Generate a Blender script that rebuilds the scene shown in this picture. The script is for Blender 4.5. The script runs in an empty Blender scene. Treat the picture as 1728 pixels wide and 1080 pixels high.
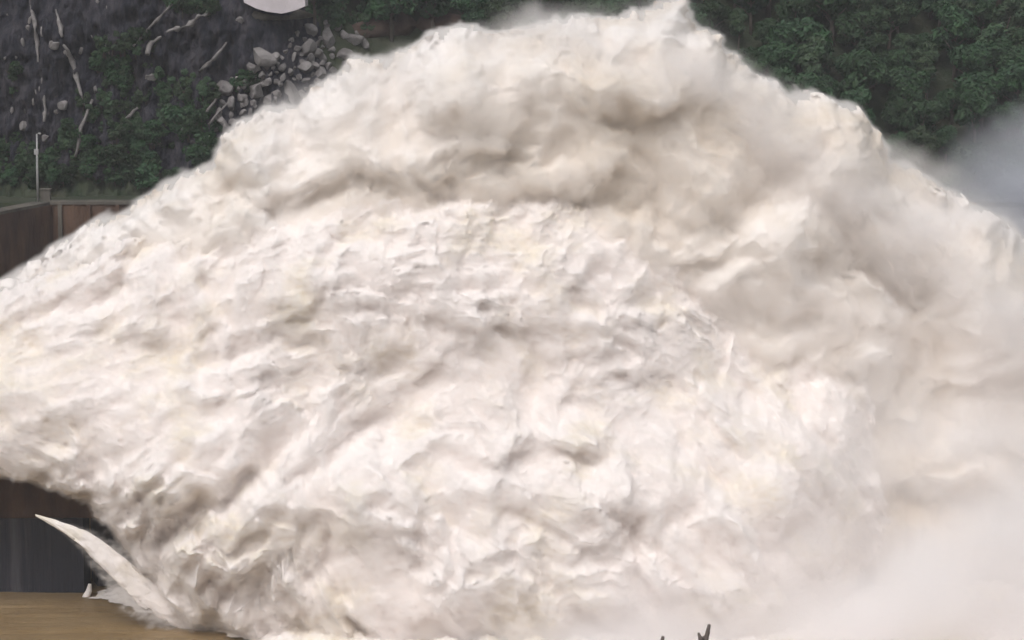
import bpy, math, random
import numpy as np
from mathutils import Vector
R = math.radians
random.seed(7)
rng = np.random.default_rng(7)
S = bpy.context.scene
COL = S.collection

# ------------------------------------------------------------------ camera
CAMP = Vector((0.0, -400.0, 100.0)); PITCH = R(8.0); HALF = 80.0/400.0
cam = bpy.data.cameras.new('camera'); cam.sensor_width = 36; cam.lens = 18/HALF
cam.clip_start = 0.5; cam.clip_end = 6000
co = bpy.data.objects.new('camera', cam); COL.objects.link(co)
co.location = CAMP; co.rotation_euler = (R(90)-PITCH, 0, 0)
S.camera = co
# ------------------------------------------------------------------ light
SUN_EL, SUN_AZ = R(52), R(-22)     # azimuth from the camera side, negative = from the left
w = bpy.data.worlds.new('World'); S.world = w; w.use_nodes = True
nt = w.node_tree; bg = nt.nodes['Background']
sky = nt.nodes.new('ShaderNodeTexSky'); sky.sky_type = 'NISHITA'; sky.sun_disc = False
sky.sun_elevation = SUN_EL; sky.sun_rotation = R(180)-SUN_AZ; sky.dust_density = 4.0; sky.air_density = 1.0
hs = nt.nodes.new('ShaderNodeHueSaturation'); hs.inputs['Saturation'].default_value = 0.22
nt.links.new(sky.outputs[0], hs.inputs['Color']); nt.links.new(hs.outputs[0], bg.inputs[0])
bg.inputs[1].default_value = 0.13
sl = bpy.data.lights.new('sun', 'SUN'); sl.energy = 1.3; sl.angle = R(30); sl.color = (1.0, 0.945, 0.925)
so = bpy.data.objects.new('sun', sl); COL.objects.link(so)
# light comes from behind the camera, a little left, high
dirv = Vector((math.sin(SUN_AZ)*math.cos(SUN_EL), -math.cos(SUN_AZ)*math.cos(SUN_EL), math.sin(SUN_EL)))
so.rotation_euler = dirv.to_track_quat('Z', 'Y').to_euler(); so.location = (0, 0, 300)
S.view_settings.view_transform = 'Standard'; S.view_settings.look = 'None'
S.view_settings.gamma = 1; S.view_settings.exposure = -0.12
S.render.engine = 'CYCLES'
S.cycles.use_denoising = True
try: S.cycles.denoiser = 'OPENIMAGEDENOISE'
except Exception: pass
S.cycles.max_bounces = 16; S.cycles.diffuse_bounces = 5; S.cycles.volume_bounces = 14
S.cycles.transparent_max_bounces = 12
S.cycles.volume_step_rate = 3.0; S.cycles.volume_max_steps = 256
S.cycles.use_adaptive_sampling = True; S.cycles.adaptive_threshold = 0.05; S.cycles.adaptive_min_samples = 16; S.cycles.time_limit = 1000

# ------------------------------------------------------------------ pixel -> point at depth Y
CP, SP = math.cos(PITCH), math.sin(PITCH)
def P(px, py, Y):
    u = (px-864)/864*HALF; v = (540-py)/864*HALF
    d = np.array([u, CP + v*SP, -SP + v*CP])
    t = (Y - CAMP.y)/d[1]
    return (CAMP.x + d[0]*t, Y, CAMP.z + d[2]*t)
def PZ(px, py, z):
    u = (px-864)/864*HALF; v = (540-py)/864*HALF
    d = np.array([u, CP + v*SP, -SP + v*CP]); t = (z-CAMP.z)/d[2]
    return (d[0]*t, CAMP.y + d[1]*t, z)
def poly(pts, Y):
    return np.array([[P(a, b, Y)[0], P(a, b, Y)[2]] for a, b in pts])

# ------------------------------------------------------------------ noise
_perm = np.random.default_rng(3).permutation(4096).astype(np.int32)
_ang = np.random.default_rng(4).random(4096).astype(np.float32)*6.28318
_gx, _gy = np.cos(_ang), np.sin(_ang)
def gn(x, y, seed=0):
    xi = np.floor(x).astype(np.int32); yi = np.floor(y).astype(np.int32)
    xf = (x-xi).astype(np.float32); yf = (y-yi).astype(np.float32)
    u = xf*xf*xf*(xf*(xf*6-15)+10); v = yf*yf*yf*(yf*(yf*6-15)+10)
    def g(a, b):
        h = _perm[(_perm[(xi+a+seed*131) & 4095] + yi + b + seed*57) & 4095]
        return _gx[h]*(xf-a) + _gy[h]*(yf-b)
    a = g(0, 0)*(1-u) + g(1, 0)*u; b = g(0, 1)*(1-u) + g(1, 1)*u
    return (a*(1-v) + b*v)*1.5
def fbm(x, y, o=4, seed=0, gain=0.5):
    s = 0; a = 1; f = 1
    for k in range(o):
        s = s + a*gn(x*f, y*f, seed+k); a *= gain; f *= 2.03
    return s
def billow(x, y, o=4, seed=0, gain=0.5):
    s = 0; a = 1; f = 1; t = 0
    for k in range(o):
        g = gn(x*f, y*f, seed+k); s = s + a*(np.sqrt(g*g+0.012)-0.07); t += a; a *= gain; f *= 2.07
    return s/t*2.2
def smooth(a, b, x):
    t = np.clip((x-a)/(b-a), 0, 1); return t*t*(3-2*t)

def sdist(X, Z, pl):
    """signed distance to a polygon, positive inside"""
    d2 = np.full(X.shape, 1e12, np.float32); ins = np.zeros(X.shape, bool)
    n = len(pl)
    for i in range(n):
        ax, az = pl[i]; bx, bz = pl[(i+1) % n]
        ex, ez = bx-ax, bz-az; L = ex*ex+ez*ez+1e-9
        t = np.clip(((X-ax)*ex+(Z-az)*ez)/L, 0, 1)
        d2 = np.minimum(d2, (X-ax-t*ex)**2+(Z-az-t*ez)**2)
        if (az > -1e9) and az != bz:
            c = ((az > Z) != (bz > Z)) & (X < (bx-ax)*(Z-az)/(bz-az)+ax)
            ins ^= c
    d = np.sqrt(d2)
    return np.where(ins, d, -d).astype(np.float32)

FLOW = [(0,480,30),(0,640,8),(0,760,-5),(200,400,30),(420,260,38),(200,600,15),(330,800,48),(420,880,55),(600,520,8),
        (900,420,0),(1120,420,-28),(1120,600,-38),(850,640,-5),(1300,700,-45),(1420,850,-60),(720,950,-50),(560,950,-58),
        (650,720,35),(900,850,-25),(1000,950,-55),(300,960,-35),(600,150,35),(900,80,8),(1200,120,-25),(1400,250,-40),
        (1600,450,-60),(1700,700,-80),(900,250,10)]
def flow(X, Z, Y):
    vx = np.zeros(X.shape, np.float32); vz = vx.copy()
    for a, b, g in FLOW:
        p = P(a, b, Y); wgt = 1/(((X-p[0])**2+(Z-p[2])**2)+60)**1.5
        vx += wgt*math.cos(2*R(g)); vz += wgt*math.sin(2*R(g))
    an = 0.5*np.arctan2(vz, vx)
    return np.cos(an), np.sin(an)
def samp(A, i, j):
    h, w_ = A.shape
    i = np.clip(i, 0, h-1.001); j = np.clip(j, 0, w_-1.001)
    i0 = i.astype(np.int32); j0 = j.astype(np.int32); fi = i-i0; fj = j-j0
    return (A[i0, j0]*(1-fi)*(1-fj)+A[i0+1, j0]*fi*(1-fj)+A[i0, j0+1]*(1-fi)*fj+A[i0+1, j0+1]*fi*fj)
def lic(A, fx, fz, cell, length, n=8):
    """smear A along the flow (rows = z, columns = x)"""
    h, w_ = A.shape
    I, J = np.meshgrid(np.arange(h, dtype=np.float32), np.arange(w_, dtype=np.float32), indexing='ij')
    acc = A.copy(); tot = 1.0; st = length/cell/n
    for s in (1, -1):
        i, j = I.copy(), J.copy()
        for k in range(n):
            a = fx[np.clip(i, 0, h-1).astype(np.int32), np.clip(j, 0, w_-1).astype(np.int32)]
            b = fz[np.clip(i, 0, h-1).astype(np.int32), np.clip(j, 0, w_-1).astype(np.int32)]
            i = i + s*b*st; j = j + s*a*st
            wk = 1-(k+1)/(n+1)*0.8
            acc += wk*samp(A, i, j); tot += wk
    return acc/tot

# ------------------------------------------------------------------ mesh helpers
def link(o, parent=None):
    COL.objects.link(o)
    if parent: o.parent = parent
    return o
def tag(o, label=None, cat=None, group=None, kind=None):
    if label: o['label'] = label
    if cat: o['category'] = cat
    if group: o['group'] = group
    if kind: o['kind'] = kind
    return o
def fast_mesh(name, V, F, m, parent=None, sm=True):
    me = bpy.data.meshes.new(name); V = np.asarray(V, np.float32); F = np.asarray(F, np.int32)
    me.vertices.add(len(V)); me.vertices.foreach_set('co', V.ravel())
    k = F.shape[1]
    me.loops.add(F.size); me.loops.foreach_set('vertex_index', F.ravel())
    me.polygons.add(len(F)); me.polygons.foreach_set('loop_start', np.arange(len(F), dtype=np.int32)*k)
    try: me.polygons.foreach_set('loop_total', np.full(len(F), k, np.int32))
    except Exception: pass
    me.polygons.foreach_set('use_smooth', np.full(len(F), sm))
    me.update(calc_edges=True); me.validate()
    if m: me.materials.append(m)
    o = bpy.data.objects.new(name, me)
    return link(o, parent)
def grid_faces(mask):
    h, w_ = mask.shape
    idx = -np.ones(mask.shape, np.int64); idx[mask] = np.arange(mask.sum())
    q = mask[:-1, :-1] & mask[1:, :-1] & mask[:-1, 1:] & mask[1:, 1:]
    F = np.stack([idx[:-1, :-1][q], idx[:-1, 1:][q], idx[1:, 1:][q], idx[1:, :-1][q]], 1)
    return F
def mesh_py(name, V, F, m, parent=None, sm=False):
    me = bpy.data.meshes.new(name); me.from_pydata([tuple(v) for v in V], [], F)
    if sm: me.polygons.foreach_set('use_smooth', [True]*len(F))
    if m: me.materials.append(m)
    return link(bpy.data.objects.new(name, me), parent)
def empty(name, loc=(0, 0, 0), rz=0):
    o = bpy.data.objects.new(name, None); COL.objects.link(o); o.location = loc; o.rotation_euler = (0, 0, rz); return o
def tube(V, F, pts, rad, n=7):
    """append a tapered tube through pts"""
    base = len(V); pts = [Vector(p) for p in pts]
    for i, p in enumerate(pts):
        d = (pts[min(i+1, len(pts)-1)] - pts[max(i-1, 0)]).normalized()
        a = d.orthogonal().normalized(); b = d.cross(a)
        for k in range(n):
            t = 2*math.pi*k/n; V.append(p + (a*math.cos(t)+b*math.sin(t))*rad[i])
    for i in range(len(pts)-1):
        for k in range(n):
            a = base+i*n+k; b = base+i*n+(k+1) % n
            F.append((a, b, b+n, a+n))
    F.append(tuple(base+k for k in range(n))[::-1]); F.append(tuple(base+(len(pts)-1)*n+k for k in range(n)))
def box(V, F, x0, x1, y0, y1, z0, z1):
    b = len(V)
    for z in (z0, z1):
        V += [(x0, y0, z), (x1, y0, z), (x1, y1, z), (x0, y1, z)]
    F += [(b+3, b+2, b+1, b), (b+4, b+5, b+6, b+7)] + [(b+i, b+(i+1) % 4, b+4+(i+1) % 4, b+4+i) for i in range(4)]

# ------------------------------------------------------------------ materials
def mat(name, col, rough=0.9, col2=None, scale=1.0, bump=0.0, bscale=None, spec=0.3, stretch=(1, 1, 1), lo=0.35, hi=0.65, coat=0, trans=0.0, dist=1.0, perobj=0.0):
    m = bpy.data.materials.new(name); m.use_nodes = True; t = m.node_tree; N = t.nodes; L = t.links
    b = N['Principled BSDF']; b.inputs['Roughness'].default_value = rough; b.inputs['Specular IOR Level'].default_value = spec
    b.inputs['Base Color'].default_value = (*col, 1)
    tc = N.new('ShaderNodeTexCoord'); mp = N.new('ShaderNodeMapping'); mp.inputs['Scale'].default_value = stretch
    L.new(tc.outputs['Object'], mp.inputs[0])
    if col2:
        n = N.new('ShaderNodeTexNoise'); n.inputs['Scale'].default_value = scale; n.inputs['Detail'].default_value = 6; n.inputs['Roughness'].default_value = 0.62
        r = N.new('ShaderNodeMapRange'); r.inputs[1].default_value = lo; r.inputs[2].default_value = hi
        mx = N.new('ShaderNodeMix'); mx.data_type = 'RGBA'; mx.inputs[6].default_value = (*col, 1); mx.inputs[7].default_value = (*col2, 1)
        L.new(mp.outputs[0], n.inputs['Vector']); L.new(n.outputs[0], r.inputs[0]); L.new(r.outputs[0], mx.inputs[0])
        out = mx.outputs[2]
        if perobj:
            oi = N.new('ShaderNodeObjectInfo'); hv = N.new('ShaderNodeHueSaturation')
            mr = N.new('ShaderNodeMapRange'); mr.inputs[3].default_value = 1-perobj; mr.inputs[4].default_value = 1+perobj
            mh = N.new('ShaderNodeMapRange'); mh.inputs[3].default_value = 0.5-perobj*0.05; mh.inputs[4].default_value = 0.5+perobj*0.04
            L.new(oi.outputs['Random'], mr.inputs[0]); L.new(oi.outputs['Random'], mh.inputs[0])
            L.new(mr.outputs[0], hv.inputs['Value']); L.new(mh.outputs[0], hv.inputs['Hue']); L.new(out, hv.inputs['Color']); out = hv.outputs[0]
        L.new(out, b.inputs['Base Color'])
    if bump:
        n2 = N.new('ShaderNodeTexNoise'); n2.inputs['Scale'].default_value = bscale or scale*3; n2.inputs['Detail'].default_value = 8; n2.inputs['Roughness'].default_value = 0.65
        bp = N.new('ShaderNodeBump'); bp.inputs['Strength'].default_value = bump; bp.inputs['Distance'].default_value = dist
        L.new(mp.outputs[0], n2.inputs['Vector']); L.new(n2.outputs[0], bp.inputs['Height']); L.new(bp.outputs[0], b.inputs['Normal'])
    if trans:
        o = N['Material Output']; tr = N.new('ShaderNodeBsdfTranslucent'); tr.inputs[0].default_value = (*[min(1, c*1.4) for c in col], 1)
        ms = N.new('ShaderNodeMixShader'); ms.inputs[0].default_value = trans
        L.new(b.outputs[0], ms.inputs[1]); L.new(tr.outputs[0], ms.inputs[2]); L.new(ms.outputs[0], o.inputs[0])
    return m
M = {}
M['foam'] = mat('foaming_muddy_water', (0.90, 0.85, 0.822), 0.75, (0.78, 0.71, 0.56), 0.09, 0.35, 1.1, spec=0.15, lo=0.50, hi=0.72, dist=0.35)
M['foam_soft'] = mat('soft_foaming_water', (0.90, 0.86, 0.83), 0.9, (0.68, 0.59, 0.48), 0.035, 0.3, 0.5, spec=0.1, lo=0.42, hi=0.66, dist=0.6)
M['river'] = mat('muddy_river_water', (0.235, 0.16, 0.08), 0.35, (0.30, 0.215, 0.12), 0.06, 0.5, 0.35, spec=0.3, stretch=(1, 2.2, 1), dist=0.4)
M['rock'] = mat('dark_slate_rock', (0.026, 0.027, 0.040), 0.95, (0.11, 0.10, 0.115), 0.22, 1.0, 0.45, stretch=(2.2, 1, 0.45), lo=0.42, hi=0.78, dist=2.5)
M['soil'] = mat('red_brown_soil', (0.075, 0.05, 0.042), 0.95, (0.12, 0.085, 0.07), 0.3, 0.5, 1.5)
M['paleback'] = mat('pale_weathered_rock', (0.27, 0.255, 0.25), 0.9, (0.13, 0.12, 0.12), 0.6, 0.7, 1.6, dist=0.5)
M['white'] = mat('pale_concrete', (0.62, 0.57, 0.60), 0.85, (0.52, 0.48, 0.5), 0.4, 0.2, 2)
M['concrete'] = mat('weathered_concrete', (0.15, 0.135, 0.115), 0.9, (0.08, 0.075, 0.065), 0.2, 0.4, 1.2, stretch=(1, 1, 0.4))
M['wallbrown'] = mat('stained_brown_wall', (0.14, 0.085, 0.058), 0.9, (0.065, 0.042, 0.034), 0.25, 0.4, 1.0, stretch=(1, 1, 0.25))
M['walldark'] = mat('wet_dark_concrete', (0.032, 0.033, 0.045), 0.45, (0.13, 0.125, 0.14), 0.22, 0.5, 0.8, stretch=(1, 1, 0.06), lo=0.48, hi=0.75)
M['leafdark'] = mat('dark_green_leaves', (0.024, 0.054, 0.027), 0.7, (0.044, 0.090, 0.038), 0.3, 0, trans=0.2, perobj=0.45)
M['leafmid'] = mat('green_leaves', (0.042, 0.08, 0.045), 0.7, (0.07, 0.11, 0.055), 0.3, 0, trans=0.2, perobj=0.4)
M['bark'] = mat('grey_bark', (0.12, 0.10, 0.085), 0.9, (0.07, 0.06, 0.05), 1.5, 0.5, 4, stretch=(1, 1, 0.3))
M['paletrunk'] = mat('bleached_dead_wood', (0.26, 0.245, 0.24), 0.85, (0.11, 0.10, 0.10), 0.8, 0.4, 3, stretch=(1, 1, 0.4))
M['metal'] = mat('galvanised_metal', (0.38, 0.38, 0.38), 0.5, (0.28, 0.28, 0.29), 2.0, 0.1, 6)
M['twig'] = mat('dark_twig_bark', (0.17, 0.14, 0.13), 0.85, (0.12, 0.10, 0.09), 30, 0.3, 80)
M['ground'] = mat('green_hill_ground', (0.03, 0.045, 0.024), 0.95, (0.055, 0.06, 0.038), 0.15, 0.7, 0.6)
M['moss'] = mat('green_ground_cover', (0.028, 0.048, 0.024), 0.95, (0.05, 0.07, 0.03), 0.3, 0.6, 1.4)

def vol_mat(name, col, dens, nscale, lo, hi, nmin=0.0, aniso=0.0, detail=2):
    m = bpy.data.materials.new(name); m.use_nodes = True; t = m.node_tree; N = t.nodes; L = t.links
    N.remove(N['Principled BSDF']); v = N.new('ShaderNodeVolumePrincipled'); v.inputs['Color'].default_value = (*col, 1)
    v.inputs['Anisotropy'].default_value = aniso; v.inputs['Density Attribute'].default_value = ''
    at = N.new('ShaderNodeAttribute'); at.attribute_name = 'density'
    tc = N.new('ShaderNodeTexCoord'); mp = N.new('ShaderNodeMapping'); mp.inputs['Rotation'].default_value = (0, R(-35), 0); mp.inputs['Scale'].default_value = (1, 1, 1.9)
    n = N.new('ShaderNodeTexNoise'); n.inputs['Scale'].default_value = nscale; n.inputs['Detail'].default_value = detail
    r = N.new('ShaderNodeMapRange'); r.inputs[1].default_value = lo; r.inputs[2].default_value = hi; r.inputs[3].default_value = nmin
    L.new(tc.outputs['Object'], mp.inputs[0]); L.new(mp.outputs[0], n.inputs['Vector']); L.new(n.outputs[0], r.inputs[0])
    m1 = N.new('ShaderNodeMath'); m1.operation = 'MULTIPLY'; L.new(at.outputs['Fac'], m1.inputs[0]); m1.inputs[1].default_value = 1.0
    if nscale: L.new(r.outputs[0], m1.inputs[1])
    m2 = N.new('ShaderNodeMath'); m2.operation = 'MULTIPLY'; m2.inputs[1].default_value = dens; L.new(m1.outputs[0], m2.inputs[0])
    L.new(m2.outputs[0], v.inputs['Density']); L.new(v.outputs[0], N['Material Output'].inputs['Volume'])
    return m

VJ = vol_mat('near_spray_fog', (0.985, 0.968, 0.959), 1.35, 0.8, 0.40, 0.60, 0.25, 0.0, 1)
VF = vol_mat('far_spray_fog', (0.986, 0.970, 0.955), 0.7, 0, 0.36, 0.62)
VG = vol_mat('ground_mist_fog', (0.993, 0.985, 0.986), 0.30, 0.045, 0.40, 0.66, 0.3, 0.0, 1)
# ------------------------------------------------------------------ THE WATER JETS
def add_blobs(X, Z, Y, blobs):
    s = np.zeros(X.shape, np.float32)
    for cx, cy, rx, ry, ang, amp in blobs:
        p = P(cx, cy, Y); a = R(ang); k = 0.0926*(Y+400)/400
        dx = X-p[0]; dz = Z-p[2]
        u = (dx*math.cos(a)+dz*math.sin(a))/(rx*k); v = (-dx*math.sin(a)+dz*math.cos(a))/(ry*k)
        s += amp*np.exp(-(u*u+v*v))
    return s
def closed(V1, V2, F):
    n = len(V1); E = np.concatenate([F[:, [0, 1]], F[:, [1, 2]], F[:, [2, 3]], F[:, [3, 0]]]).astype(np.int64)
    key = E[:, 0]*n+E[:, 1]; rev = E[:, 1]*n+E[:, 0]; rim = E[~np.isin(key, rev)]
    rim = np.stack([rim[:, 1], rim[:, 0], rim[:, 0]+n, rim[:, 1]+n], 1)
    return np.concatenate([V1, V2]), np.concatenate([F, F[:, ::-1]+n, rim])
def to_fog(o, voxel, band, m):
    ng = bpy.data.node_groups.new(o.name+'_volume', 'GeometryNodeTree')
    ng.interface.new_socket('Geometry', in_out='INPUT', socket_type='NodeSocketGeometry'); ng.interface.new_socket('Geometry', in_out='OUTPUT', socket_type='NodeSocketGeometry')
    gi = ng.nodes.new('NodeGroupInput'); go = ng.nodes.new('NodeGroupOutput'); mv = ng.nodes.new('GeometryNodeMeshToVolume')
    mv.resolution_mode = 'VOXEL_SIZE'
    mv.inputs['Voxel Size'].default_value = voxel; mv.inputs['Interior Band Width'].default_value = band; mv.inputs['Density'].default_value = 1.0
    sm = ng.nodes.new('GeometryNodeSetMaterial'); sm.inputs['Material'].default_value = m
    ng.links.new(gi.outputs[0], mv.inputs[0]); ng.links.new(mv.outputs[0], sm.inputs[0]); ng.links.new(sm.outputs[0], go.inputs[0])
    md = o.modifiers.new('fog', 'NODES'); md.node_group = ng
def jet(name, pts, Yc, T, Rr, cell, m, big, mid, fine, edge, blobs=(), yshift=None, seed=0, warp=1.0, ampmap=None, streak=2.0, vm=None, core=0.0, vcell=0.3, voxel=0.35, band=1.2, edgec=0.3, src=(-120, 660), surges=((22, 4.0, 5, 0.9), (9.5, 1.9, 9, 0.9), (4.2, 0.7, 17, 0.9)), circ=1.0, flecks=0, pits=1.5, strand=0.0, strand_at=()):
    pl = poly(pts, Yc)
    x0, x1 = pl[:, 0].min()-3, pl[:, 0].max()+3; z0, z1 = pl[:, 1].min()-3, pl[:, 1].max()+3
    xs = np.arange(x0, x1, cell, dtype=np.float32); zs = np.arange(z0, z1, cell, dtype=np.float32)
    X, Z = np.meshgrid(xs, zs)
    fx, fz = flow(X, Z, Yc)
    # domain warp
    wx = fbm(X*0.05, Z*0.05, 4, seed+1)*5; wz = fbm(X*0.05, Z*0.05, 4, seed+11)*5
    sd = sdist(X+wx*0.12*edge, Z+wz*0.12*edge, pl)
    sd += edge*(fbm(X*0.22+wx*0.1, Z*0.22, 5, seed+20, 0.6)*0.9 + lic(gn(X*1.3, Z*1.3, seed+30), fx, fz, cell, 1.6, 5)*0.9)
    mask = sd > 0
    q = np.clip(sd/Rr, 0, 1); t = T*(circ*np.sqrt(np.clip(1-(1-q)**2, 0, 1)) + (1-circ)*q*(2-q))
    A = 1.0 if ampmap is None else ampmap(X, Z, Yc)
    U, W = X+wx, Z+wz
    hb = billow(U*0.055, W*0.07, 3, seed+40)                       # great billows
    hm = billow(U*0.17+wx*.1, W*0.24, 4, seed+50, 0.55)            # clumps
    hf = billow(U*0.75, W*0.95, 3, seed+60, 0.6)                   # shreds
    hm = 0.4*lic(hm, fx, fz, cell, streak*1.4) + 0.6*hm
    hf = 0.5*lic(hf, fx, fz, cell, streak*0.55) + 0.5*hf
    tear = lic(gn(U*0.42, W*0.42, seed+70)+0.6*gn(U*0.9, W*0.9, seed+71), fx, fz, cell, streak*2.2, 9)
    eg = smooth(0, 2.5, sd)
    # surges: scalloped fronts that ride up on one another and break off at a lip
    s0 = P(src[0], src[1], Yc); dx = X-s0[0]; dz = (Z-s0[2])*1.25
    rad = np.sqrt(dx*dx+dz*dz); th = np.arctan2(dz, dx)
    sg = 0
    for i, (lam, am, kt, wob) in enumerate(surges):
        ph = rad/lam + wob*fbm(U*0.9/lam, W*1.1/lam, 3, seed+90+i) - 0.55*billow(th*kt, rad*0.25/lam, 2, seed+95+i)
        f = ph-np.floor(ph); k = np.floor(ph)
        gate = 0.25+0.75*smooth(-0.15, 0.35, gn(U*0.45/lam+k*7.3, W*0.6/lam, seed+99+i))
        sg = sg + am*gate*(f**1.4)*(1-smooth(0.74, 1.0, f))
    pf = fbm(U*0.045, W*0.06, 3, seed+85)
    patch = 0.55 + 0.7*smooth(-0.35, 0.45, pf)
    pn = lic(gn(U*0.62, W*0.85, seed+75)+0.5*gn(U*1.4, W*1.8, seed+76), fx, fz, cell, streak*0.5, 5)
    pit = smooth(0.22, 0.75, pn)*smooth(-0.25, 0.35, fbm(U*0.09, W*0.11, 2, seed+77))
    sg = sg*np.clip(A, 0.25, 1.3)
    h = big*hb + sg + A*patch*(mid*hm + fine*hf + mid*0.6*np.clip(tear, -0.7, 0.25) - pits*pit)
    st = lic(gn(U*0.30, W*0.30, seed+72)+0.7*gn(U*0.62, W*0.62, seed+73), fx, fz, cell, 5.0, 14)
    h = h + strand*(0.35+add_blobs(X, Z, Yc, strand_at))*np.clip(st*2.2, -1.2, 0.5)
    h = h + add_blobs(X+wx*0.7, Z+wz*0.7, Yc, blobs)
    yc = Yc + (yshift(X, Z) if yshift else 0)
    Yf = yc - t - h*(0.35+0.65*eg)
    # lean the crests along the flow and downwards so that they overhang
    hh = A*patch*(mid*hm+fine*hf) + 0.35*sg
    Xd = X + warp*(fx*hh*0.45 + 0.35*gn(X*0.6, Z*0.6, seed+80)); Zd = Z + warp*(fz*hh*0.45 + 0.35*hh*0.6 + 0.35*gn(X*0.6, Z*0.6, seed+81))
    V = np.stack([Xd[mask], Yf[mask], Zd[mask]], 1); F = grid_faces(mask)
    # opaque core: the same body, drawn in a little
    mc = sd > edgec; k = 2
    Xc, Zc_, Yc_ = Xd[::k, ::k], Zd[::k, ::k], (Yf+core)[::k, ::k]; ms = mc[::k, ::k]
    kb = max(1, int(1.2/cell)); mb = mc[::kb, ::kb]; Yb = (yc + t*0.8 + big*hb - core)[::kb, ::kb]
    V = np.stack([Xc[ms], Yc_[ms], Zc_[ms]], 1); F = grid_faces(ms)
    Vb = np.stack([X[::kb, ::kb][mb], Yb[mb], Z[::kb, ::kb][mb]], 1); Fb = grid_faces(mb)[:, ::-1] + len(V)
    if vm is None:
        return fast_mesh(name, np.concatenate([V, Vb]), np.concatenate([F, Fb]), m)
    o = empty(name)
    fast_mesh('water_core', np.concatenate([V, Vb]), np.concatenate([F, Fb]), m, o)
    # spray shell: closed body turned into fog
    kv = max(1, round(vcell/cell)); mk = mask[::kv, ::kv]
    V1 = np.stack([Xd[::kv, ::kv][mk], Yf[::kv, ::kv][mk], Zd[::kv, ::kv][mk]], 1)
    V2 = np.stack([Xd[::kv, ::kv][mk], (yc + t*0.8 + big*hb)[::kv, ::kv][mk], Zd[::kv, ::kv][mk]], 1)
    Vs, Fs = closed(V1, V2, grid_faces(mk))
    sh = fast_mesh('spray_shell', Vs, Fs, vm, o)
    to_fog(sh, voxel, band, vm)
    if flecks:
        r = np.random.default_rng(seed+5); w_ = (mask*np.clip(A*patch, 0.05, 2)**1.5*(sd > 1.0)).ravel().astype(float)
        ii = r.choice(w_.size, flecks, p=w_/w_.sum())
        c = np.stack([Xd.ravel()[ii], Yf.ravel()[ii] + core*r.uniform(-0.05, 0.9, flecks), Zd.ravel()[ii]], 1)
        d = np.stack([fx.ravel()[ii], r.normal(size=flecks)*0.4, fz.ravel()[ii]], 1) + r.normal(size=(flecks, 3))*0.25
        d /= np.linalg.norm(d, axis=1)[:, None]; a = np.cross(d, r.normal(size=(flecks, 3))); a /= np.linalg.norm(a, axis=1)[:, None]; b = np.cross(d, a)
        L = (0.14+0.5*r.random(flecks)**2)[:, None]; W_ = (0.07+0.16*r.random(flecks)**2)[:, None]
        Vk = np.stack([c-d*L, c+a*W_, c+b*W_, c-a*W_, c-b*W_, c+d*L], 1).reshape(-1, 3)
        tri = np.array([(0, 2, 1), (0, 3, 2), (0, 4, 3), (0, 1, 4), (5, 1, 2), (5, 2, 3), (5, 3, 4), (5, 4, 1)])
        Fk = (tri[None]+6*np.arange(flecks)[:, None, None]).reshape(-1, 3)
        fk = fast_mesh('spray_flecks', Vk, Fk, m, o); fk['kind'] = 'stuff'
    return o

TOP = [(-260,600),(-120,545),(0,472),(75,432),(140,378),(215,352),(255,318),(300,290),(360,266),(378,215),(425,176),(488,182),(522,148),(592,98),(650,106),
       (700,70),(760,52),(785,38),(830,52),(905,44),(940,30),(1000,26),(1050,12),(1090,2),(1122,-5),(1143,2),(1154,26),(1182,46),(1220,70),(1250,100),(1290,128),(1340,150),(1400,158),
       (1445,188),(1478,225),(1490,262),(1540,278),(1600,308),(1670,345),(1725,395),(1790,460),(1850,560),(1900,700),(1950,900)]
FAR = TOP + [(1950,1160),(500,1160),(380,1000),(300,800),(200,700),(0,640),(-260,640)]
NEAR = [(-260,560),(-100,520),(0,490),(80,455),(180,420),(320,400),(430,360),(560,330),(690,322),(800,332),(900,322),(1010,345),(1120,372),(1160,400),(1175,450),
        (1215,500),(1270,520),(1330,560),(1420,590),(1490,640),(1502,690),(1500,740),(1492,800),(1502,850),(1500,910),(1470,960),(1440,1000),(1500,1160),(640,1160),
        (560,1110),(470,1078),(400,1060),(330,1030),(290,985),(240,930),(205,905),(180,870),(150,835),(90,806),(0,802),(-120,790),(-260,785)]
FAR_BLOBS = [(1450,440,110,45,-10,-9),(1560,600,110,90,-45,-9),(1420,640,90,50,-40,-5),(830,270,110,28,15,-3.5),(850,322,330,34,0,-4),(1250,300,90,40,30,-6),
             (1130,250,120,60,0,-1.5),(1560,830,150,35,-25,-5),(440,240,60,60,0,5),(610,160,80,50,20,5),(800,120,100,60,0,6),(1000,120,160,70,0,7),(1380,260,90,80,-30,7),
             (1640,500,60,160,15,8),(680,240,60,35,10,3),(1330,380,90,35,-10,3.5)]
NEAR_BLOBS = [(230,440,200,14,24,-3.5),(660,690,90,28,38,-5),(560,760,60,24,45,-3),(420,790,110,20,52,-4.5),(1110,455,40,30,-60,-3.5),(950,610,60,50,10,-2.5),
              (1130,720,90,40,-50,-3.5),(1220,760,60,25,-45,-3),(900,720,120,16,5,-2.5),(1040,830,80,30,-40,-3),(560,850,30,90,-15,-3),(340,860,110,20,52,-4),(270,880,60,16,45,-4),(470,900,80,20,62,-4),(400,960,60,18,50,-3.5),(520,960,22,60,25,-3),(610,960,22,60,30,-3),(1230,600,30,80,35,-2.5),(1350,700,30,90,35,-2.5),
              (700,470,260,60,0,2),(1000,780,80,60,0,3),(800,900,120,60,0,3),(340,700,120,60,20,2.5)]
def far_amp(X, Z, Y):
    return (0.6 + 0.6*add_blobs(X, Z, Y, [(860,290,230,60,0,1),(1440,430,110,60,0,0.8),(250,400,260,90,25,1.1),(1250,370,160,50,0,0.5)])).astype(np.float32)
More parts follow.
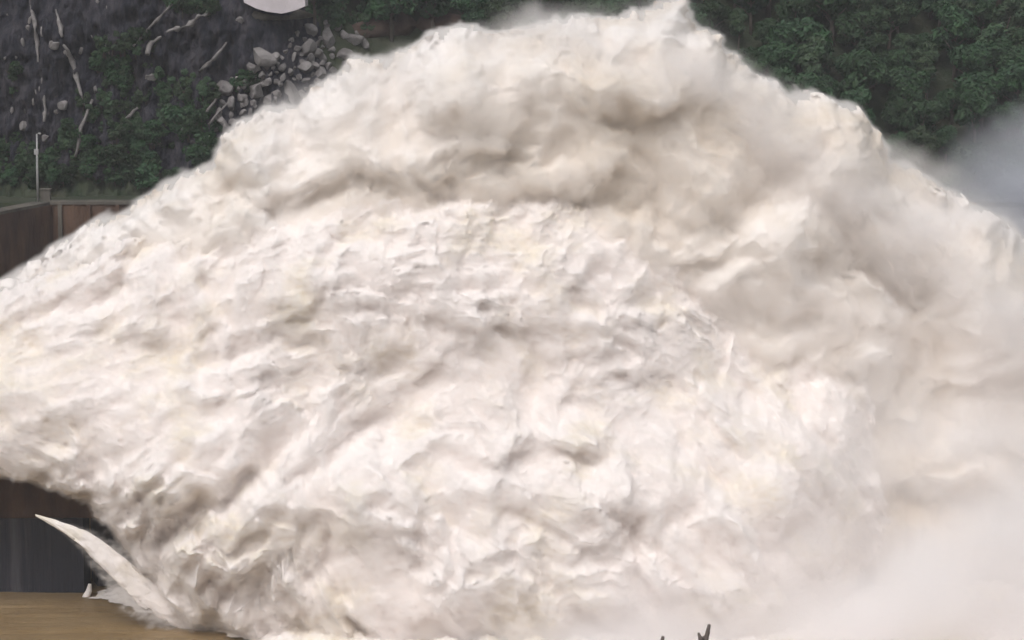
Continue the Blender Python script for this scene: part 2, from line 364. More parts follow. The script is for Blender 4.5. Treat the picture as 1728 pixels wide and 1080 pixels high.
def near_amp(X, Z, Y):
    return (0.85 + add_blobs(X, Z, Y, [(330,880,230,130,0,0.55),(90,620,230,120,0,-0.6),(60,500,120,60,20,-0.2),(1380,850,200,180,0,-0.4),(1000,1050,600,90,0,-0.6),(1400,600,170,120,0,-0.35)])).astype(np.float32)
o = jet('far_water_jet', FAR, 22, 24, 26, 0.21, M['foam_soft'], 4.5, 2.6, 0.8, 1.25, FAR_BLOBS, seed=100, ampmap=far_amp, streak=3.0, vm=VF, core=2.6, vcell=0.42, voxel=0.55, band=1.8, edgec=0.6, surges=((34, 6.0, 4, 0.8), (14, 2.6, 8, 0.9), (6, 0.9, 15, 0.9)))
tag(o, 'tall arching plume of cream white spillway water reaching the top of the picture behind the near one', 'water jet', kind='stuff')
def near_shift(X, Z):
    return -6 + 13*smooth(30, 60, X) + 17*smooth(18, 42, Z)*(1-0.5*smooth(34, 60, X)) - 6*smooth(20, 0, Z)
o = jet('near_water_jet', NEAR, -6, 20, 26, 0.125, M['foam'], 2.6, 3.4, 1.2, 1.1, NEAR_BLOBS, yshift=near_shift, seed=300, ampmap=near_amp, streak=2.2, vm=VJ, core=2.5, vcell=0.25, voxel=0.36, band=1.5, edgec=0.5, warp=0.5, pits=2.2, strand=2.2, strand_at=[(330,850,150,110,0,1.3),(460,930,160,110,0,1.0),(250,440,260,60,25,0.5),(1350,760,160,200,0,0.7)], circ=0.25, surges=((22, 3.4, 5, 0.9), (9.5, 2.3, 9, 0.9)))
tag(o, 'lower churning mass of torn white muddy water fanning out from the left in front', 'water jet', kind='stuff')

# thin separate stream at the lower left
ys = -22
tp = [(52,864),(100,874),(165,884),(225,925),(285,972),(340,1020),(390,1070),(300,1080),(236,1022),(192,975),(150,930),(110,896),(75,878)]
up = [(54,866),(100,878),(158,896),(218,938),(283,988),(345,1036),(395,1070)]; dn = [(56,869),(96,892),(134,922),(172,968),(212,1016),(256,1046),(290,1066)]
def lerp_line(L, t):
    k = t*(len(L)-1); i = min(int(k), len(L)-2); f = k-i
    return L[i][0]*(1-f)+L[i+1][0]*f, L[i][1]*(1-f)+L[i+1][1]*f
nu, nv = 120, 28; V = []
for i in range(nu):
    t = i/(nu-1); a = Vector(P(*lerp_line(up, t), ys)); b = Vector(P(*lerp_line(dn, t), ys-1.5*t)); c = (a+b)/2; h_ = (a-b)/2; th_ = 0.15+0.9*t
    for j in range(nv):
        q = 2*math.pi*j/nv; V.append(c + h_*math.cos(q) + Vector((0, -1, 0))*th_*math.sin(q))
V = np.array(V); lat = np.tile(np.arange(nv), nu)*1.0; lon = np.repeat(np.arange(nu), nv)*1.0; tt = lon/nu
q = 2*np.pi*lat/nv; px_ = np.cos(q)*3; py_ = np.sin(q)*3
n1 = fbm(lon*0.05+px_*2.3, py_*2.3+50, 4, 510, 0.65); n2 = fbm(lon*0.05+px_*2.3+31, py_*2.3, 4, 520, 0.65)
RG = np.stack([n1*0.7*tt, -np.abs(n1)*0.8*tt, n2*0.7*tt], 1)
idx = np.arange(nu*nv).reshape(nu, nv); F = np.stack([idx[:-1], np.roll(idx, -1, 1)[:-1], np.roll(idx, -1, 1)[1:], idx[1:]], -1).reshape(-1, 4)
o = empty('thin_water_jet'); V = V.reshape(nu, nv, 3); V = sum(V[np.clip(np.arange(nu)+k, 0, nu-1)] for k in range(-9, 10))/19.0; V = V.reshape(-1, 3)+RG
cen = V.reshape(nu, nv, 3).mean(1, keepdims=True)
fast_mesh('water_core', (cen + (V.reshape(nu, nv, 3)-cen)*np.linspace(0.9, 0.5, nu)[:, None, None]).reshape(-1, 3), F, M['foam'], o)
V2 = (cen + (V.reshape(nu, nv, 3)-cen)*np.linspace(1.1, 1.7, nu)[:, None, None]).reshape(-1, 3)
V2 = np.concatenate([V2, V2[:nv].mean(0)[None], V2[-nv:].mean(0)[None]]); A_ = np.arange(nv); B_ = np.roll(A_, -1); n_ = nu*nv
me_f = F.tolist() + [[int(b), int(a), n_] for a, b in zip(A_, B_)] + [[int(a)+n_-nv, int(b)+n_-nv, n_+1] for a, b in zip(A_, B_)]
sh = mesh_py('spray_shell', V2, me_f, VJ, o); to_fog(sh, 0.22, 0.6, VJ)
tag(o, 'thin pale stream of water shooting down in front of the dark wall at lower left', 'water jet', kind='stuff')

# ------------------------------------------------------------------ river and foam
xs = np.linspace(-700, 700, 281); yy = np.concatenate([np.linspace(-600, -80, 40), np.linspace(-79, 90, 340), np.linspace(95, 1500, 30)])
X, Y_ = np.meshgrid(xs, yy)
Zr = 0.22*fbm(X*0.06, Y_*0.16, 4, 900) + 0.12*fbm(X*0.3, Y_*0.6, 2, 910)
o = fast_mesh('river', np.stack([X.ravel(), Y_.ravel(), Zr.ravel()], 1), grid_faces(np.ones(X.shape, bool)), M['river'])
tag(o, 'muddy brown river water at the foot of the dark wall', 'river', kind='structure')
# churned foam where the jets land
e = [PZ(a, b, 0.4)[:2] for a, b in [(150,1006),(200,1016),(240,1028),(320,1050),(390,1068),(460,1092),(560,1125),(700,1180)]]
fp = np.array([(x, y) for x, y in e] + [(40, -75), (140, -80), (150, 60), (-50, 60), (-62, 10)])
xs = np.arange(-75, 150, 0.3, dtype=np.float32); yy = np.arange(-85, 60, 0.3, dtype=np.float32); X, Y_ = np.meshgrid(xs, yy)
sd = sdist(X, Y_, fp) + 1.2*fbm(X*0.25, Y_*0.25, 4, 930)
mk = sd > 0
Zf = 0.1 + smooth(0, 8, sd)*(1.6*billow(X*0.16, Y_*0.16, 4, 940)+0.8) + 0.35*billow(X*0.7, Y_*0.7, 2, 950)*smooth(0, 2, sd)
o = fast_mesh('churned_foam', np.stack([X[mk], Y_[mk], Zf[mk]], 1), grid_faces(mk), M['foam'])
tag(o, 'pale churned foam spreading over the brown river where the water lands', 'foam', kind='stuff')

# ------------------------------------------------------------------ walls at the lower left
def wall_slab(name, a, b, z0, z1, thick, m, parent=None, cell=1.0, amp=0.15, seed=0):
    """vertical slab along a->b (xy), subdivided front with slight relief"""
    a = Vector((a[0], a[1], 0)); b = Vector((b[0], b[1], 0)); L = (b-a).length; d = (b-a)/L; n = Vector((d.y, -d.x, 0))
    us = np.arange(0, L+cell, cell); us[-1] = L; zs = np.arange(z0, z1+cell, cell); zs[-1] = z1
    U, Z = np.meshgrid(us, zs); h = amp*fbm(U*0.3, Z*0.12, 3, seed)
    V = []; 
    for s, hh in ((1, h), (-1, 0*h)):
        off = thick/2*s + hh*s
        V.append(np.stack([a.x+d.x*U+n.x*off, a.y+d.y*U+n.y*off, Z], -1).reshape(-1, 3))
    F = grid_faces(np.ones(U.shape, bool)); N_ = len(V[0]); h_, w_ = U.shape
    F2 = F[:, ::-1]+N_
    rim = []
    ring = [(0, j) for j in range(w_)] + [(i, w_-1) for i in range(1, h_)] + [(h_-1, j) for j in range(w_-2, -1, -1)] + [(i, 0) for i in range(h_-2, 0, -1)]
    r = [i*w_+j for i, j in ring]
    for k in range(len(r)):
        p, q = r[k], r[(k+1) % len(r)]; rim.append((q, p, p+N_, q+N_))
    return fast_mesh(name, np.concatenate(V), np.concatenate([F, F2, np.array(rim)]), m, parent, sm=False)
wx0 = P(-400, 1000, 0)[0]
fw = empty('flip_bucket_wall', (wx0, 0, 0)); fw.location = (0, 0, 0)
tag(fw, 'dark wet concrete pier wall standing in brown water under the near jet at lower left', 'wall')
xa = P(0, 1000, 0)[0]
wall_slab('pier', (P(-420, 1000, 0)[0], 2), (P(148, 1000, 2)[0], 2), -3, 12.0, 6, M['walldark'], fw, 0.7, 0.2, 1)
wall_slab('pier', (P(158, 1000, 4)[0], 5.5), (P(262, 1000, 6)[0], 9), -3, 11.8, 5, M['walldark'], fw, 0.7, 0.2, 2)
wall_slab('bucket_lip', (P(-420, 900, 0)[0], 4), (P(215, 900, 2)[0], 4), 12.0, 25.5, 9, M['wallbrown'], fw, 0.7, 0.25, 3)
# little spurt at the foot of the wall
V, F = [], []
p0 = Vector(P(152, 985, -3)); p1 = Vector(P(140, 1018, -4))
tube(V, F, [p0, p0.lerp(p1, .35)+Vector((.25, 0, 0)), p0.lerp(p1, .7)+Vector((.15, 0, 0)), p1], [.28, .5, .62, .5], 9)
o = mesh_py('water_spurt', V, F, M['foam'], sm=True); tag(o, 'short white spurt of leaking water at the foot of the dark wall', 'water spurt')

# ------------------------------------------------------------------ platform and brown retaining wall, upper left
zt = P(100, 335, 60)[2]
rw = empty('retaining_wall'); tag(rw, 'brown stained retaining wall with pale coping at the left edge', 'wall')
c0 = P(75, 345, 60); c1 = P(900, 345, 60); cl = P(0, 390, 44)
cL = (c0[0]-(c0[0]-cl[0])*4.5, 60-(60-44)*4.5)
zt = c0[2]
wall_slab('wall_face', (c0[0], 61.5), (c1[0], 61.5), 0, zt, 3, M['wallbrown'], rw, 1.0, 0.2, 11)
wall_slab('wall_face', cL, (c0[0], 60), 0, zt-0.02, 2.8, M['wallbrown'], rw, 1.0, 0.2, 12)
V, F = [], []; box(V, F, c0[0]-0.3, c1[0], 59.7, 63.3, zt, zt+0.55)
mesh_py('coping', V, F, M['concrete'], rw)
dv = Vector((c0[0]-cL[0], 60-cL[1], 0)).normalized(); nv = Vector((dv.y, -dv.x, 0)); V = []
a = Vector((cL[0], cL[1], 0)); b = Vector((c0[0]-0.5, 59.6, 0))
for z in (zt, zt+0.5):
    for p in (a+nv*1.7, b+nv*1.7, b-nv*1.7, a-nv*1.7): V.append((p.x, p.y, z))
mesh_py('coping', V, [(3, 2, 1, 0), (4, 5, 6, 7)]+[(i, (i+1) % 4, 4+(i+1) % 4, 4+i) for i in range(4)], M['concrete'], rw)
for k in range(14):       # buttress ribs on the face
    x = c0[0]+2.5+k*5.2; V, F = [], []; box(V, F, x, x+0.7, 59.2, 59.95, 0, zt-0.05)
    mesh_py('buttress', V, F, M['concrete'] if k == 0 else M['wallbrown'], rw)
# lamp pole behind the corner
pb = P(64, 332, 63); pt = P(66, 226, 63)
lp = empty('light_pole', (pb[0], 63, zt+.02)); tag(lp, 'thin pale metal pole standing on the wall corner at upper left', 'pole')
hgt = pt[2]-zt
V, F = [], []; tube(V, F, [(0, 0, 0), (0, 0, hgt*0.5), (0.1, 0, hgt)], [0.24, 0.2, 0.14], 10); mesh_py('shaft', V, F, M['metal'], lp, True)
V, F = [], []; box(V, F, -0.45, 0.3, -0.3, 0.3, hgt*0.7, hgt*0.7+1.0); mesh_py('junction_box', V, F, M['metal'], lp)
V, F = [], []; tube(V, F, [(0.1, 0, hgt-0.1), (0.5, -0.5, hgt+0.15), (0.9, -1.0, hgt+0.1)], [0.08, 0.08, 0.2], 8); mesh_py('lamp_head', V, F, M['metal'], lp, True)
V, F = [], []; box(V, F, 0.7, 2.4, -0.8, 0.6, -0.0, 1.9); box(V, F, 0.55, 2.55, -0.95, 0.75, 1.9, 2.1)
cb = mesh_py('control_cabinet', V, F, M['concrete']); cb.location = (pb[0], 62.4, zt+.56)
tag(cb, 'small grey cabinet on the coping beside the pale pole', 'cabinet')

# ------------------------------------------------------------------ hillside
LEDGE = zt
def hillY(x, z):
    x = np.asarray(x, float); z = np.asarray(z, float)
    left = 76 + (z-LEDGE)*0.30 + 5.0*fbm(x*0.05, z*0.04, 4, 600) + (3.2*billow(x*0.16, z*0.07, 4, 610, 0.6) + 1.2*fbm(x*0.7, z*0.3, 3, 615, 0.6))*(z > LEDGE-4)
    right = 82 + (z-50)*0.85 + 7*fbm(x*0.02, z*0.02, 3, 620)
    k = smooth(-52, -18, x + 0.5*(z-80))
    y = left*(1-k) + right*k
    y = np.where(z < LEDGE-3, np.minimum(y, 74), y)
    return y
xs = np.concatenate([np.arange(-330, -110, 2.0), np.arange(-110, -20, 0.4), np.arange(-20, 380, 1.5)]); zs = np.concatenate([np.arange(-4, 44, 4), np.arange(44, 112, 0.45), np.arange(112, 300, 6)])
X, Z = np.meshgrid(xs, zs); Yh = hillY(X, Z)
zc = (Z[:-1, :-1]+Z[1:, 1:])/2; xc = (X[:-1, :-1]+X[1:, 1:])/2
o = fast_mesh('hillside', np.stack([X.ravel(), Yh.ravel(), Z.ravel()], 1), grid_faces(np.ones(X.shape, bool)), None)
o.data.materials.append(M['rock']); o.data.materials.append(M['ground']); o.data.materials.append(M['soil'])
kk = (xc + 0.5*(zc-80) + 6*fbm(xc*0.08, zc*0.08, 3, 630)) > -34
so_ = fbm(xc*0.05, zc*0.09, 4, 640)
mi = np.where(kk, 1, np.where(so_ > 0.8, 2, 0))
mi = np.where(zc < LEDGE+4+3*fbm(xc*.1, zc*0, 2, 3), 1, mi)
o.data.polygons.foreach_set('material_index', mi.ravel().astype(np.int32))
tag(o, 'steep dark rock and scrub hillside behind the water', 'hillside', kind='structure')
V, F = [], []; box(V, F, -330, 380, 62.9, 80, LEDGE-0.8, LEDGE-0.05)
o = mesh_py('ledge_ground', V, F, M['ground']); tag(o, 'dark green ledge of ground behind the retaining wall', 'ground', kind='structure')
def hp(px, py, off=0.0):
    """the hillside point seen at a pixel"""
    Y = 90.0
    for _ in range(12):
        p = P(px, py, Y); Y = 0.5*Y + 0.5*float(hillY(p[0], p[2]))
    p = P(px, py, Y-off); return p

# pale streaks: fallen trunks and rock ribs
def rib(name, pts, r, m, label, cat, off=1.4, group=None):
    V, F = [], []
    W = [Vector(hp(a, b, off)) for a, b in pts]
    Q = []
    for i in range(len(W)-1):
        for k in range(3): Q.append(W[i].lerp(W[i+1], k/3)+Vector((random.uniform(-.15, .15), 0, random.uniform(-.15, .15)))*r*2)
    Q.append(W[-1]); n = len(Q)
    c = Q[0].copy()
    tube(V, F, [q-c for q in Q], [r*((0.55+0.5*random.random()) if 'trunk' in name else (0.25+1.2*random.random()))*(1-0.6*abs(i/(n-1)-.4)) for i in range(n)], 7 if 'trunk' in name else 5)
    o = mesh_py(name, V, F, m, sm=True); o.location = c; tag(o, label, cat, group); return o
rib('fallen_trunk', [(225,77),(255,45),(290,8),(300,-8)], 0.42, M['paletrunk'], 'long straight bleached trunk leaning up the dark cliff near the top left', 'fallen trunk')
rib('fallen_trunk', [(128,265),(137,215),(156,168)], 0.45, M['paletrunk'], 'pale dead trunk leaning right above the retaining wall', 'fallen trunk')
rib('fallen_trunk', [(198,226),(212,200),(232,182)], 0.5, M['paletrunk'], 'short pale broken trunk lying among green shrubs mid slope', 'fallen trunk')
rib('fallen_trunk', [(345,195),(357,178),(370,158)], 0.4, M['paletrunk'], 'bleached trunk stub beside the scree just left of the plume', 'fallen trunk')
rib('fallen_trunk', [(352,210),(368,190),(386,172)], 0.35, M['paletrunk'], 'thin bleached branch lying lowest against the scree', 'fallen trunk')
rib('fallen_trunk', [(338,120),(360,100),(382,72)], 0.45, M['paletrunk'], 'grey trunk lying across the dark rock right of the green shrubs', 'fallen trunk')
rib('rock_rib', [(280,53),(300,47),(322,40),(335,28),(352,22)], 0.6, M['paleback'], 'curved pale rock ledge like a short path near the top', 'rock')
rib('rock_rib', [(248,92),(256,72),(272,62)], 0.5, M['paleback'], 'small hooked pale rock rib under the curved ledge', 'rock')
rib('rock_rib', [(95,15),(99,38),(105,62)], 0.45, M['paleback'], 'vertical pale streak of rock high on the dark cliff', 'rock')
rib('rock_rib', [(50,0),(58,40),(62,72),(64,104)], 0.4, M['paleback'], 'broken vertical pale rock rib nearest the left edge', 'rock')
rib('rock_rib', [(108,75),(122,105),(132,140),(140,168)], 0.5, M['paleback'], 'long slanting pale rock rib below the vertical streak', 'rock')
rib('rock_rib', [(75,160),(76,185),(74,205)], 0.45, M['paleback'], 'short grey rock rib above the pole', 'rock')

# ------------------------------------------------------------------ boulders
def boulder_mesh(i):
    import bmesh
    bm = bmesh.new(); bmesh.ops.create_icosphere(bm, subdivisions=3, radius=1)
    sc = Vector((random.uniform(.8, 1.2), random.uniform(.7, 1.0), random.uniform(.6, .9)))
    cuts = [(Vector((random.gauss(0, 1), random.gauss(0, 1), random.gauss(0, 1))).normalized(), random.uniform(.45, .8)) for _ in range(11)]
    for v in bm.verts:
        for n, d in cuts:
            k = v.co.dot(n)
            if k > d: v.co -= n*(k-d)*0.92
        v.co = Vector((v.co.x*sc.x, v.co.y*sc.y, v.co.z*sc.z))*(1+random.uniform(-.02, .02))
    me = bpy.data.meshes.new('boulder'); bm.to_mesh(me); bm.free(); me.materials.append(M['paleback']); return me
BM = [boulder_mesh(i) for i in range(6)]
cnt = 0; tries = 0; placed = []
while cnt < 110 and tries < 4000:
    tries += 1
    # the scree: a slanting band between the white slab and the plume
    t = random.random(); px = 575-190*t+random.uniform(-45, 45)*(1-0.4*t); py = 70+115*t+random.uniform(-38, 42)
    if px < 400 and py < 130: continue
    s = 0.7+1.9*random.random()**2
    p = hp(px, py, 0.25*s)
    if any((p[0]-q[0])**2+(p[2]-q[2])**2 < (0.5*(s+q[3]))**2 for q in placed): continue
    placed.append((*p, s)); o = bpy.data.objects.new('boulder', random.choice(BM)); COL.objects.link(o)
    o.location = p; o.scale = (s*random.uniform(.7, 1.4), s, s*random.uniform(.7, 1.5)); o.rotation_euler = (random.uniform(0, 3), random.uniform(0, 3), random.uniform(0, 3))
    tag(o, ('large' if s > 1.7 else 'small' if s < 1.0 else 'middle sized') + ' grey boulder ' + ('at the top of the scree under the white slab' if py < 100 else 'at the low end of the scree beside the plume' if py > 150 else 'in the middle of the scree'), 'boulder', 'boulders in the scree'); cnt += 1
for (px, py, s, lab) in [(405,33,1.3,'bright pale boulder just under the white slab'),(140,172,1.0,'pale round stone at the lower end of the slanting rib'),(105,178,1.7,'brownish grey boulder left of the leaning trunk'),
                      (312,219,0.9,'small pale stone low on the slope beside the plume'),(40,215,1.6,'grey boulder above the shrubs at the left edge'),(92,76,1.2,'pale block wedged in the dark cliff'),(76,232,1.2,'pinkish boulder beside the pole top'),
                      (255,130,1.1,'pale stone amid the green shrubs on the slope'),(268,240,1.1,'dull stone low in the dark green shrubs')]:
    p = hp(px, py, 0.5*s); o = bpy.data.objects.new('boulder', random.choice(BM)); COL.objects.link(o); o.location = p; o.scale = (s, s, s); o.rotation_euler = (random.random()*3, 0, random.random()*3)
    tag(o, lab, 'boulder')
for _ in range(30):
    px, py = random.uniform(2, 185), random.uniform(0, 205); s = random.uniform(.3, .75)
    p = hp(px, py, 0.3*s); o = bpy.data.objects.new('rock_chip', random.choice(BM)); COL.objects.link(o); o.location = p
    o.scale = (s*random.uniform(.5, 1), s*.7, s*random.uniform(.9, 2.6)); o.rotation_euler = (0, random.uniform(-.5, .5), random.random()*3)
    tag(o, 'small pale rock chip lodged in the dark cliff face left of the shrubs', 'rock chip', 'pale chips in the dark cliff')
# white slab at the top
e1 = [(412,-30),(413,4),(432,14),(452,19),(480,22),(505,16),(525,8),(527,-30)]
W = [Vector(hp(a, max(b, -30), 3.0)) for a, b in e1]; y0 = min(v.y for v in W)-0.5
V = [(v.x, y0, v.z) for v in W] + [(v.x, y0+7, v.z) for v in W]; n = len(W)
o = mesh_py('concrete_slab', V, [tuple(range(n)), tuple(range(2*n-1, n-1, -1))]+[(i, n+i, n+(i+1) % n, (i+1) % n) for i in range(n)], M['white'])
tag(o, 'large pale concrete slab jutting from the slope at the top edge', 'slab')
# bare bank right of the slab
rib('bare_bank', [(600,50),(650,46),(700,42),(760,40),(810,42)], 2.6, M['soil'], 'bare brown earth bank between the forest and the plume crest', 'bank', off=0.2)
rib('rock_rib', [(430,26),(470,30),(528,26)], 1.3, M['concrete'], 'brown grey rim of rock directly under the white slab', 'rock', off=1.0)

# ------------------------------------------------------------------ vegetation
def crown_mesh(rx, rz, nblob, nleaf, size, m, seed, flat=0.0):
    r = np.random.default_rng(seed)
    C_ = []
    for k in range(nblob):
        a = r.random()*6.283; q = r.random()**0.5*0.72; zz = r.uniform(-0.75, 0.75)
        rr = q*math.sqrt(max(0.05, 1-zz*zz*0.8)); C_.append((rr*math.cos(a)*rx, rr*math.sin(a)*rx, zz*rz, r.uniform(0.26, 0.42)*rx))
    C_ = np.array(C_); idx = r.integers(0, nblob, nleaf)
    d = r.normal(size=(nleaf, 3)); d /= np.linalg.norm(d, axis=1)[:, None]
    rad = C_[idx, 3]*(0.72+0.38*r.random(nleaf)**0.8)
    p = C_[idx, :3] + d*rad[:, None]*np.array([1, 1, 0.78])
    nrm = d + r.normal(size=(nleaf, 3))*0.55 + np.array([0, 0, 0.35]); nrm /= np.linalg.norm(nrm, axis=1)[:, None]
    t = np.cross(nrm, r.normal(size=(nleaf, 3))); t /= np.linalg.norm(t, axis=1)[:, None]; b = np.cross(nrm, t)
    s = size*(0.6+0.8*r.random(nleaf))[:, None]
    V = np.stack([p-t*s, p-b*s*0.5+nrm*s*.1, p+t*s, p+b*s*0.5+nrm*s*.1], 1).reshape(-1, 3)
    F = np.arange(nleaf*4).reshape(-1, 4)
    return V, F
def tree_proto(kind, rx, rz, th, nb, nl, size, m, seed, trunk=True):
    V, F = crown_mesh(rx, rz, nb, nl, size, m, seed)
    V[:, 2] += th+rz*0.55
    root = empty(kind)
    fast_mesh('crown', V, F, m, root, sm=False)
    r = random.Random(seed); V, F = [], []
    top = th+rz*0.7
    tube(V, F, [(0, 0, -1.0), (r.uniform(-.2, .2), 0, th*0.5), (r.uniform(-.4, .4), r.uniform(-.3, .3), th), (r.uniform(-.5, .5), 0, top)], [rx*.09, rx*.07, rx*.05, rx*.02], 7)
    for k in range(6):
        a = r.random()*6.28; z = th*r.uniform(.6, 1.1); L = rx*r.uniform(.5, .8)
        tube(V, F, [(0, 0, z), (math.cos(a)*L*.5, math.sin(a)*L*.5, z+L*.45), (math.cos(a)*L, math.sin(a)*L, z+L*.75)], [rx*.04, rx*.028, rx*.01], 5)
    mesh_py('trunk', V, F, M['bark'], root, True)
    return root
def copy_tree(o):
    c = o.copy(); COL.objects.link(c)
    for ch in o.children:
        d = ch.copy(); COL.objects.link(d); d.parent = c
    return c
TP = [tree_proto('forest_tree', 3.8, 3.4, 5.0, 22, 3400, 0.42, M['leafdark'], 21), tree_proto('forest_tree', 4.6, 3.0, 4.5, 26, 3800, 0.42, M['leafdark'], 22),
      tree_proto('forest_tree', 3.2, 4.2, 5.5, 20, 3200, 0.38, M['leafmid'], 23), tree_proto('forest_tree', 4.0, 2.8, 4.2, 18, 2600, 0.5, M['leafmid'], 24)]
BP = [tree_proto('shrub', 2.0, 1.5, 0.8, 12, 900, 0.33, M['leafdark'], 31), tree_proto('shrub', 1.6, 1.6, 0.8, 10, 800, 0.3, M['leafmid'], 32), tree_proto('shrub', 2.6, 1.6, 0.8, 14, 1100, 0.35, M['leafdark'], 33)]
used = set()
def put(protos, k, px, py, s, label, cat, group, drop=0.0):
    src = protos[k]; o = src if id(src) not in used else copy_tree(src); used.add(id(src))
    p = hp(px, py, 0.0); o.location = (p[0], p[1], p[2]-drop); o.rotation_euler = (0, 0, random.uniform(0, 6.28)); o.scale = (s, s, s*random.uniform(.9, 1.15))
    tag(o, label, cat, group); return o
# forest: staggered rows, only where it can be seen above the plume
def crest(px):
    xs_ = [a for a, b in TOP]; return float(np.interp(px, xs_, [b for a, b in TOP]))
for row, py in enumerate(np.arange(-60, 420, 38)):
    for px in np.arange(540 + (row % 2)*33, 1860, 66):
        x_ = px+random.uniform(-16, 16); y_ = py+random.uniform(-12, 12)
        if px < 830 and y_ > 40: continue
        if 590 < px < 830 and y_ > 18: continue
        if y_ > crest(px)+110: continue
        if px > 1850: continue
        k = random.choices([0, 1, 2, 3], [4, 4, 2.2, 1.6])[0]
        sc = random.uniform(.7, 1.45)
        shade = ['dark rounded', 'dark broad', 'lighter green tall', 'lighter green loose'][k]
        size = 'very small' if sc < .78 else 'small' if sc < .92 else 'very large' if sc > 1.36 else 'large' if sc > 1.2 else 'middling'
        where = ('beside the white slab' if x_ < 640 else 'above the bare bank' if x_ < 820 else 'just left of the plume crest' if x_ < 1000 else 'behind the plume crest' if x_ < 1150 else
                 'just right of the plume crest' if x_ < 1260 else 'over the falling spray edge' if x_ < 1380 else 'above the plume shoulder' if x_ < 1500 else 'above the left of the blue mist' if x_ < 1620 else 'at the right edge over the mist')
        row_ = 'in the top row' if y_ < 0 else 'upslope' if y_ < 70 else 'midslope' if y_ < 150 else 'downslope' if y_ < 230 else 'lowest'
        put(TP, k, x_, y_+50, sc, f'{size} {shade} tree {row_} {where}', 'tree', 'trees of the forest behind the plume')
# shrubs left
PL = ['in the clump high on the dark cliff','in the clump on the middle slope','in the thicket just left of the plume','at the left edge above the ledge','along the foot of the cliff by the pole','in the dark strip along the ledge','at the top edge left of the white slab','at the top right of the white slab','against the right side of the white slab','beside the bleached stubs','high at the left edge','between the leaning trunk and the slab','between the pole and the plume','in the scree beside the plume']
patches = [((210,100),(50,45),24,1),((250,180),(110,50),44,1),((300,240),(110,40),34,2),((25,270),(40,30),12,1),((60,300),(80,20),12,0),((200,295),(150,22),30,2),((420,10),(150,10),6,1),
           ((590,35),(50,28),16,1),((545,25),(30,20),8,1),((360,190),(25,30),6,0),((20,150),(20,20),2,0),((330,20),(60,16),7,0),((150,250),(60,40),20,1),((420,150),(20,15),3,0)]
for pi_, ((cx, cy), (rx, ry), n, kk_) in enumerate(patches):
    for _ in range(n):
        a = random.random()*6.28; q = math.sqrt(random.random())
        k = kk_ if random.random() < .6 else random.randrange(3)
        put(BP, k, cx+rx*q*math.cos(a), cy+ry*q*math.sin(a), random.uniform(.6, 1.25), ['dark green spreading', 'lighter green upright', 'dark green broad'][k] + ' shrub ' + ('upper' if math.sin(a)*q < -.33 else 'lower' if math.sin(a)*q > .33 else 'midway') + (' left' if math.cos(a)*q < -.33 else ' right' if math.cos(a)*q > .33 else ' centre') + ' ' + PL[pi_], 'shrub', 'shrubs on the rocky slope', drop=0.3)

# ------------------------------------------------------------------ near bank and twigs
V = []; F = []
xs = np.linspace(-200, 200, 60); yy = np.linspace(-470, -110, 60); X, Y_ = np.meshgrid(xs, yy)
Zb = 98.2 - 0.36*(Y_+400) + 0.5*fbm(X*0.05, Y_*0.05, 3, 700) - 0.5
o = fast_mesh('near_bank', np.stack([X.ravel(), Y_.ravel(), Zb.ravel()], 1), grid_faces(np.ones(X.shape, bool)), M['ground'])
tag(o, 'grassy slope falling from the viewpoint to the river', 'ground', kind='structure')
def twig(px, py, Y, label, forks):
    t = Vector(P(px, py, Y)); gz = 98.2-0.36*(Y+400)-0.7
    root = empty('bare_twig', (t.x, Y, gz)); tag(root, label, 'twig')
    h = t.z-gz; V, F = [], []
    tube(V, F, [(-.12, 0, -.05), (-.07, 0.02, h*.4), (-.035, 0, h*.8), (-.018, 0, h-.085), (0.0, 0, h)], [.022, .016, .0115, .011, .005], 8)
    mesh_py('stem', V, F, M['twig'], root, True)
    for (dz, dx, L, r_) in forks:
        V, F = [], []; tube(V, F, [(-.02, 0, h-dz), (-.02+dx*.6, 0, h-dz+L*.45), (-.02+dx, 0.01, h-dz+L)], [r_, r_*.85, r_*.4], 7); mesh_py('side_shoot', V, F, M['twig'], root, True)
twig(1197, 1054, -392, 'dark twig tip poking up at the bottom edge right of the centre', [(.06, -.014, .03, .009), (.045, .022, .016, .007), (.3, .1, .12, .008), (.4, -.12, .15, .008)])
twig(1119, 1074, -392.3, 'smaller dark twig tip at the bottom edge left of the taller one', [(.03, .02, .008, .006), (.03, -.018, .01, .006), (.3, -.1, .12, .008)])

# ------------------------------------------------------------------ mist
def mist(name, pts, Yc, T, Rr, voxel, band, m, label, top=None, rad=None):
    """a closed rounded body filled with fog, density rising inwards over the band"""
    pl = poly(pts, Yc); cell = 2.0
    xs = np.arange(pl[:, 0].min()-4, pl[:, 0].max()+4, cell); zs = np.arange(pl[:, 1].min()-4, pl[:, 1].max()+4, cell)
    X, Z = np.meshgrid(xs, zs); sd = sdist(X, Z, pl) + 2.0*fbm(X*0.06, Z*0.06, 3, 800)
    t = T*np.sqrt(np.clip(1-(1-np.clip(sd/Rr, 0, 1))**2, 0, 1)); t = t*(1+0.25*fbm(X*0.05, Z*0.05, 3, 820))
    mk = sd > 0; n = mk.sum()
    V1 = np.stack([X[mk], (Yc-t)[mk], Z[mk]], 1); V2 = np.stack([X[mk], (Yc+t)[mk], Z[mk]], 1)
    F = grid_faces(mk)
    Vs, Fs = closed(V1, V2, F)
    o = fast_mesh(name, Vs, Fs, m); to_fog(o, voxel, band, m)
    tag(o, label, 'mist', kind='stuff'); return o
MW = vol_mat('white_spray', (0.97, 0.94, 0.92), 0.30, 0.045, 0.38, 0.62, 0.15)
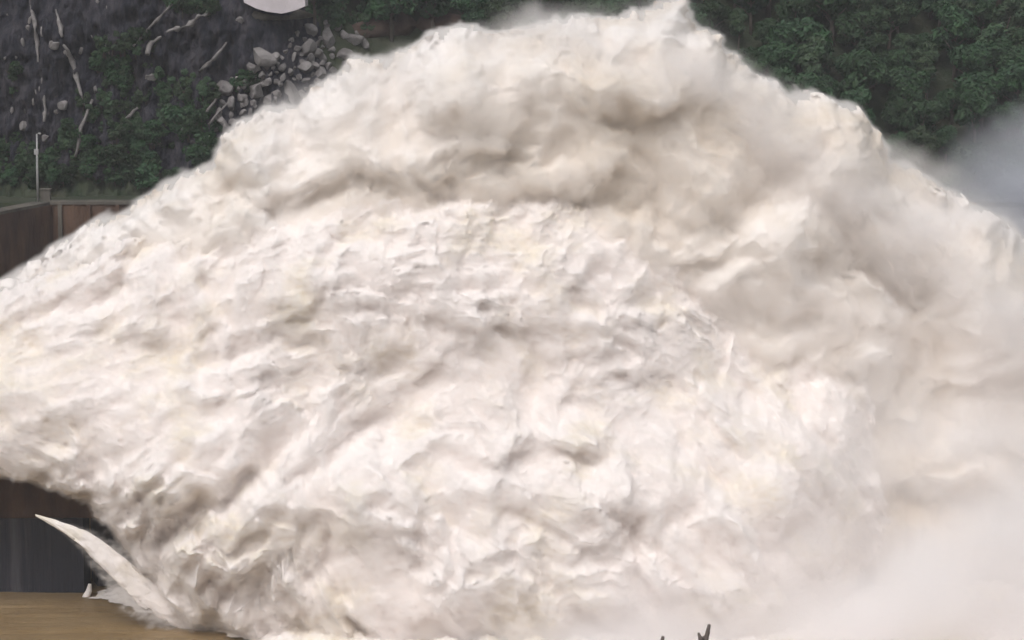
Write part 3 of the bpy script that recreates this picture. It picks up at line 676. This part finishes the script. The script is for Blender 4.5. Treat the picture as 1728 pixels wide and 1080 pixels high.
MV = vol_mat('crest_spray', (0.988, 0.975, 0.972), 0.22, 0.05, 0.41, 0.66, 0.0, 0.0, 1)
MB = vol_mat('blue_grey_mist', (0.90, 0.92, 0.98), 0.13, 0.03, 0.35, 0.65, 0.35)
GM = [(430,1260),(480,1120),(620,1050),(780,1000),(960,965),(1100,935),(1250,925),(1400,930),(1480,915),(1540,880),(1600,840),(1690,790),(1800,700),(1990,640),(2000,1260)]
mist('ground_mist', GM, -38, 12, 14, 1.5, 9, VG, 'bright white mist boiling up where the water lands at lower right')
VD = vol_mat('drifting_spray_fog', (0.993, 0.985, 0.984), 0.11, 0.06, 0.38, 0.64, 0.25, 0.0, 1)
mist('drifting_spray', [(1180,1040),(1260,900),(1330,760),(1380,620),(1450,540),(1560,560),(1640,640),(1760,660),(1900,700),(1960,1060)], -31, 9, 12, 1.5, 8, VD, 'thin pale spray drifting in front of the right edge of the near water mass')
mist('crest_spray', [(380,300),(420,165),(520,130),(640,70),(780,20),(950,0),(1150,-25),(1240,60),(1320,110),(1420,140),(1500,210),(1620,270),(1740,340),(1830,440),(1930,640),(1980,900),(1960,1150),
      (1560,1150),(1540,900),(1560,700),(1520,560),(1400,430),(1250,330),(1150,230),(900,170),(600,220)],
     8, 24, 20, 1.5, 9, MV, 'soft pale spray blowing off the crest and right side of the tall plume')
mist('far_mist', [(1540,300),(1600,215),(1660,175),(1760,150),(1900,120),(2100,150),(2100,700),(1600,700)], 62, 13, 13, 2.0, 12, MB, 'blue grey mist bank beyond the right edge of the plume')

# ------------------------------------------------------------------ haze
V, F = [], []; box(V, F, -420, 420, -480, 170, -6, 140)
hm_ = bpy.data.materials.new('haze'); hm_.use_nodes = True; N = hm_.node_tree.nodes; N.remove(N['Principled BSDF'])
v = N.new('ShaderNodeVolumePrincipled'); v.inputs['Color'].default_value = (0.93, 0.95, 1.0, 1); v.inputs['Density'].default_value = 0.00013
hm_.node_tree.links.new(v.outputs[0], N['Material Output'].inputs['Volume'])
o = mesh_py('haze', V, F, hm_); tag(o, 'thin pale haze in the air of the gorge', 'haze', kind='stuff')
